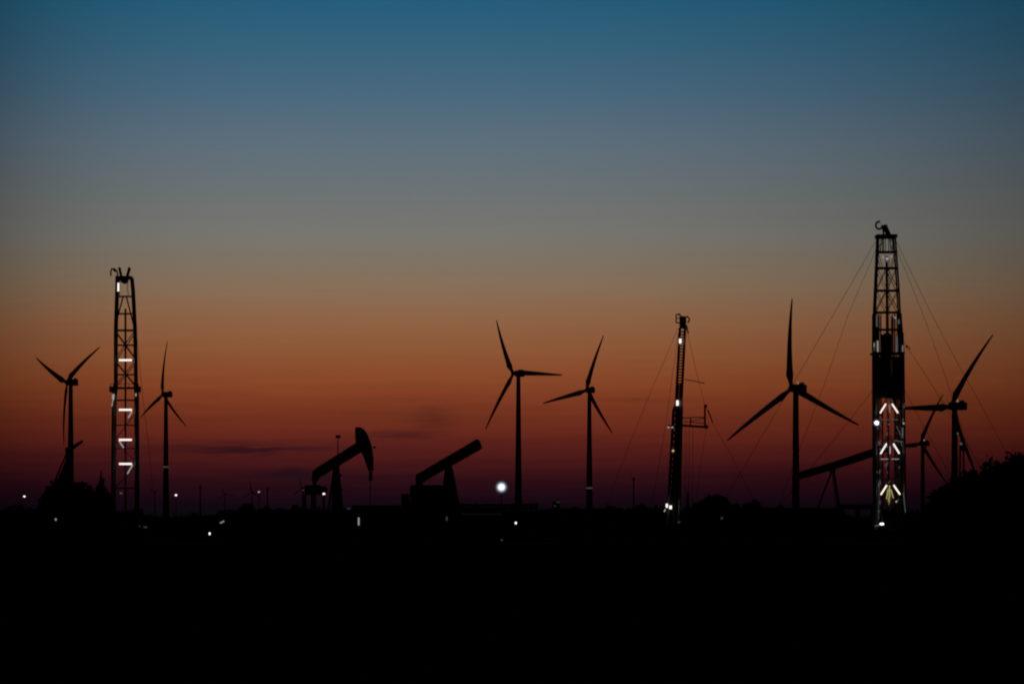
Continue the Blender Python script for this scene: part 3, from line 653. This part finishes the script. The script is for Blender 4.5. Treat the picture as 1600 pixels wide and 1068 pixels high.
# ------------------------------------------------------------------ trees, bushes, hedge
def leaves(mb, c, rad, n, size, rng, shell=.35):
    for _ in range(n):
        d = Vector((rng.gauss(0,1), rng.gauss(0,1), rng.gauss(0,1))).normalized()*(rng.random()**shell)*(1 if rng.random() < .9 else rng.uniform(1.0, 1.22))
        p = Vector((c[0]+d.x*rad[0], c[1]+d.y*rad[1], c[2]+d.z*rad[2]))
        if p.z < .05: continue
        a = Vector((rng.gauss(0,1), rng.gauss(0,1), rng.gauss(0,1))).normalized(); b_ = a.orthogonal().normalized(); sz = size*(.5+rng.random())
        mb._add([p-a*sz, p-b_*sz*.55, p+a*sz, p+b_*sz*.55], [(0,1,2,3)])
def tree(px, ytop, D, wpx, label, seed, name='broadleaf_tree', n=2600, group=None, kind='round', leaf=.26, cat='tree'):
    rng = random.Random(seed); top = at(px, ytop, D); base = Vector((top.x, D, 0)); H = top.z; W = wpx*D/FPX/2
    t = thing(name, base, label, cat, group)
    tr = MB(); hs = H*(.35 if kind == 'round' else .9); tr.tube(base, base+Vector((0,0,hs)), max(.06,H*.03), max(.03,H*.015), 8)
    cr = MB()
    if kind == 'conifer':
        k = 11
        for i in range(k):
            f = i/(k-1); z = H*(.06+.9*f); r = W*(1-f)*rng.uniform(.85,1.1)+.05
            leaves(cr, base+Vector((rng.uniform(-.05,.05)*W,0,z)), (r, r, H*.07), int(n/k*(1.3-f)), leaf*(.9-.5*f), rng, .5)
        cr.tube(base+Vector((0,0,H*.15)), base+Vector((0,0,H*.97)), W*.45, .02, 9)
    else:
        m = 9 if kind == 'round' else 7
        for i in range(m):
            a = 2*math.pi*i/m+rng.random(); rr = rng.uniform(.25,.62); zf = rng.uniform(.42,.72) if kind == 'round' else rng.uniform(.2,.55)
            c = base+Vector((math.cos(a)*W*rr, math.sin(a)*W*rr*.8, H*zf))
            rad = (W*rng.uniform(.35,.55), W*rng.uniform(.35,.5), H*rng.uniform(.18,.30))
            rad = (rad[0], rad[1], min(rad[2], H-c.z))
            leaves(cr, c, rad, int(n/(m+1)), leaf, rng)
            tr.tube(base+Vector((0,0,hs*.8)), c, max(.04,H*.014), .03, 6)
        c = base+Vector((rng.uniform(-.15,.15)*W, 0, H*.72)); leaves(cr, c, (W*.5, W*.5, H*.28), int(n/(m+1)*1.6), leaf, rng)
        leaves(cr, base+Vector((0,0,H*.25)), (W*.95, W*.8, H*.28), int(n*.5), leaf, rng)
    tr.build('trunk', M['bark'], t); cr.build('crown', M['leaf'], t)
TG = 'dark trees and bushes around the well sites'
tree(1590, 706, 400, 130, 'tallest tree mass at the right edge of the view', 1, n=7000, group=TG)
tree(1545, 716, 410, 95, 'rounded tree left of the tallest tree at the right edge', 2, n=5200, group=TG)
tree(1512, 733, 405, 75, 'mid-height tree under the hanging right-hand turbine blade', 3, n=3800, group=TG)
tree(1482, 757, 400, 64, 'lowest stepped tree where the right-hand wood starts', 4, n=3000, group=TG)
tree(1620, 700, 425, 110, 'tree cut off by the right edge of the view', 5, n=4200, group=TG)
tree(1458, 782, 410, 54, 'low bush right of the tallest mast foot', 6, name='bush', n=1800, group=TG, kind='bush', cat='bush')
tree(108, 747, 470, 70, 'rounded top bush on the mound at the end-on pumpjack foot', 11, name='bush', n=3600, group=TG, kind='round', cat='bush')
tree(98, 734, 490, 22, 'slim upright bush against the legs of the end-on pumpjack', 31, name='bush', n=2600, group=TG, kind='round', cat='bush')
tree(93, 747, 485, 34, 'mid-height bush stepping down left from the end-on pumpjack', 32, name='bush', n=2600, group=TG, kind='round', cat='bush')
tree(84, 757, 465, 56, 'bush on the left slope of the mound', 12, name='bush', n=2600, group=TG, kind='round', cat='bush')
tree(133, 757, 468, 52, 'bush on the right slope of the mound', 13, name='bush', n=2600, group=TG, kind='round', cat='bush')
tree(70, 772, 460, 60, 'lowest bush at the left foot of the mound', 14, name='bush', n=2000, group=TG, kind='bush', cat='bush')
tree(157, 739, 470, 92, 'small pointed conifer left of the left drilling mast', 15, name='conifer', n=9000, group=TG, kind='conifer', leaf=.2)
tree(166, 766, 455, 46, 'bush at the left foot of the left drilling mast', 16, name='bush', n=2200, group=TG, kind='bush', cat='bush')
tree(386, 786, 470, 56, 'low bush under the tiny turbine beside the pinkish lamp', 17, name='bush', n=1800, group=TG, kind='bush', cat='bush')
tree(440, 797, 470, 90, 'lowest flat bush left of the first pumpjack', 18, name='bush', n=1800, group=TG, kind='bush', cat='bush')
tree(1074.5, 764, 520, 22, 'narrow pointed conifer right beside the leaning mast', 19, name='conifer', n=1200, group=TG, kind='conifer', leaf=.16)
tree(1119, 771, 560, 52, 'round tree right of the leaning mast', 20, n=2400, group=TG)
tree(1098, 780, 550, 34, 'smaller tree left of the round tree by the leaning mast', 21, n=1500, group=TG)
tree(1182, 781, 560, 48, 'low tree left of the largest turbine', 22, n=1800, group=TG)
tree(1028, 791, 540, 60, 'low bush at the left foot of the leaning mast', 23, name='bush', n=1400, group=TG, kind='bush', cat='bush')
tree(868, 781, 560, 26, 'small bush on the horizon right of the low pipe rack', 24, name='bush', n=900, group=TG, kind='bush', cat='bush')
tree(612, 793, 470, 70, 'low bush left of the headless pumpjack', 25, name='bush', n=1800, group=TG, kind='bush', cat='bush')
tree(20, 788, 520, 80, 'low bush at the left edge under the yard lamp', 26, name='bush', n=2000, group=TG, kind='bush', cat='bush')
for (bx, by, bw, seed, lab) in ((1003,789,46,41,'low bush left of the leaning mast foot beside the thin pole'),(955,791,40,42,'small low bush right of the turbine tower left of the leaning mast'),
        (898,791,34,43,'small low bush left of the turbine tower left of the leaning mast'),(1044,784,26,44,'upright scrubby bush touching the leaning mast foot'),(1090,784,34,45,'bush filling the gap right of the leaning mast'),
        (1150,786,44,46,'bush between the two trees right of the leaning mast'),(1222,787,44,47,'bush left of the largest turbine tower foot'),(462,788,30,48,'scrubby bush left of the first pumpjack counterweight'),
        (416,791,40,49,'low bush under the thin pole right of the pinkish lamp'),(300,803,60,50,'lowest bush right of the second large turbine tower'),(744,786,26,51,'small bush behind the left end of the low pipe rack'),(1448,789,30,52,'scrubby bush under the lower right turbine tower')):
    tree(bx, by, 540, bw, lab, seed, name='bush', n=1100, group=TG, kind='bush', cat='bush', leaf=.3)
# far hedge line: nobody could count its shrubs
hd = MB(); rng = random.Random(99)
x = -200
while x < 1800:
    D = rng.uniform(1250, 1500)
    gap = (215 < x < 345) or (1318 < x < 1372)
    yt = (806 if gap else 795) + rng.uniform(-3,4)
    if 950 < x < 1050: yt -= 2
    if 820 < x < 850: yt += 6
    c = at(x, yt, D); h = c.z; wv = rng.uniform(12,22)*D/FPX
    leaves(hd, (c.x, D, h*.5), (wv, 4, h*.5), 170, .6, rng, .3)
    x += 7
ho = hd.build('hedge', M['leaf']); ho['kind'] = 'stuff'; ho['label'] = 'long dark hedge line along the horizon behind the wells'; ho['category'] = 'hedge'
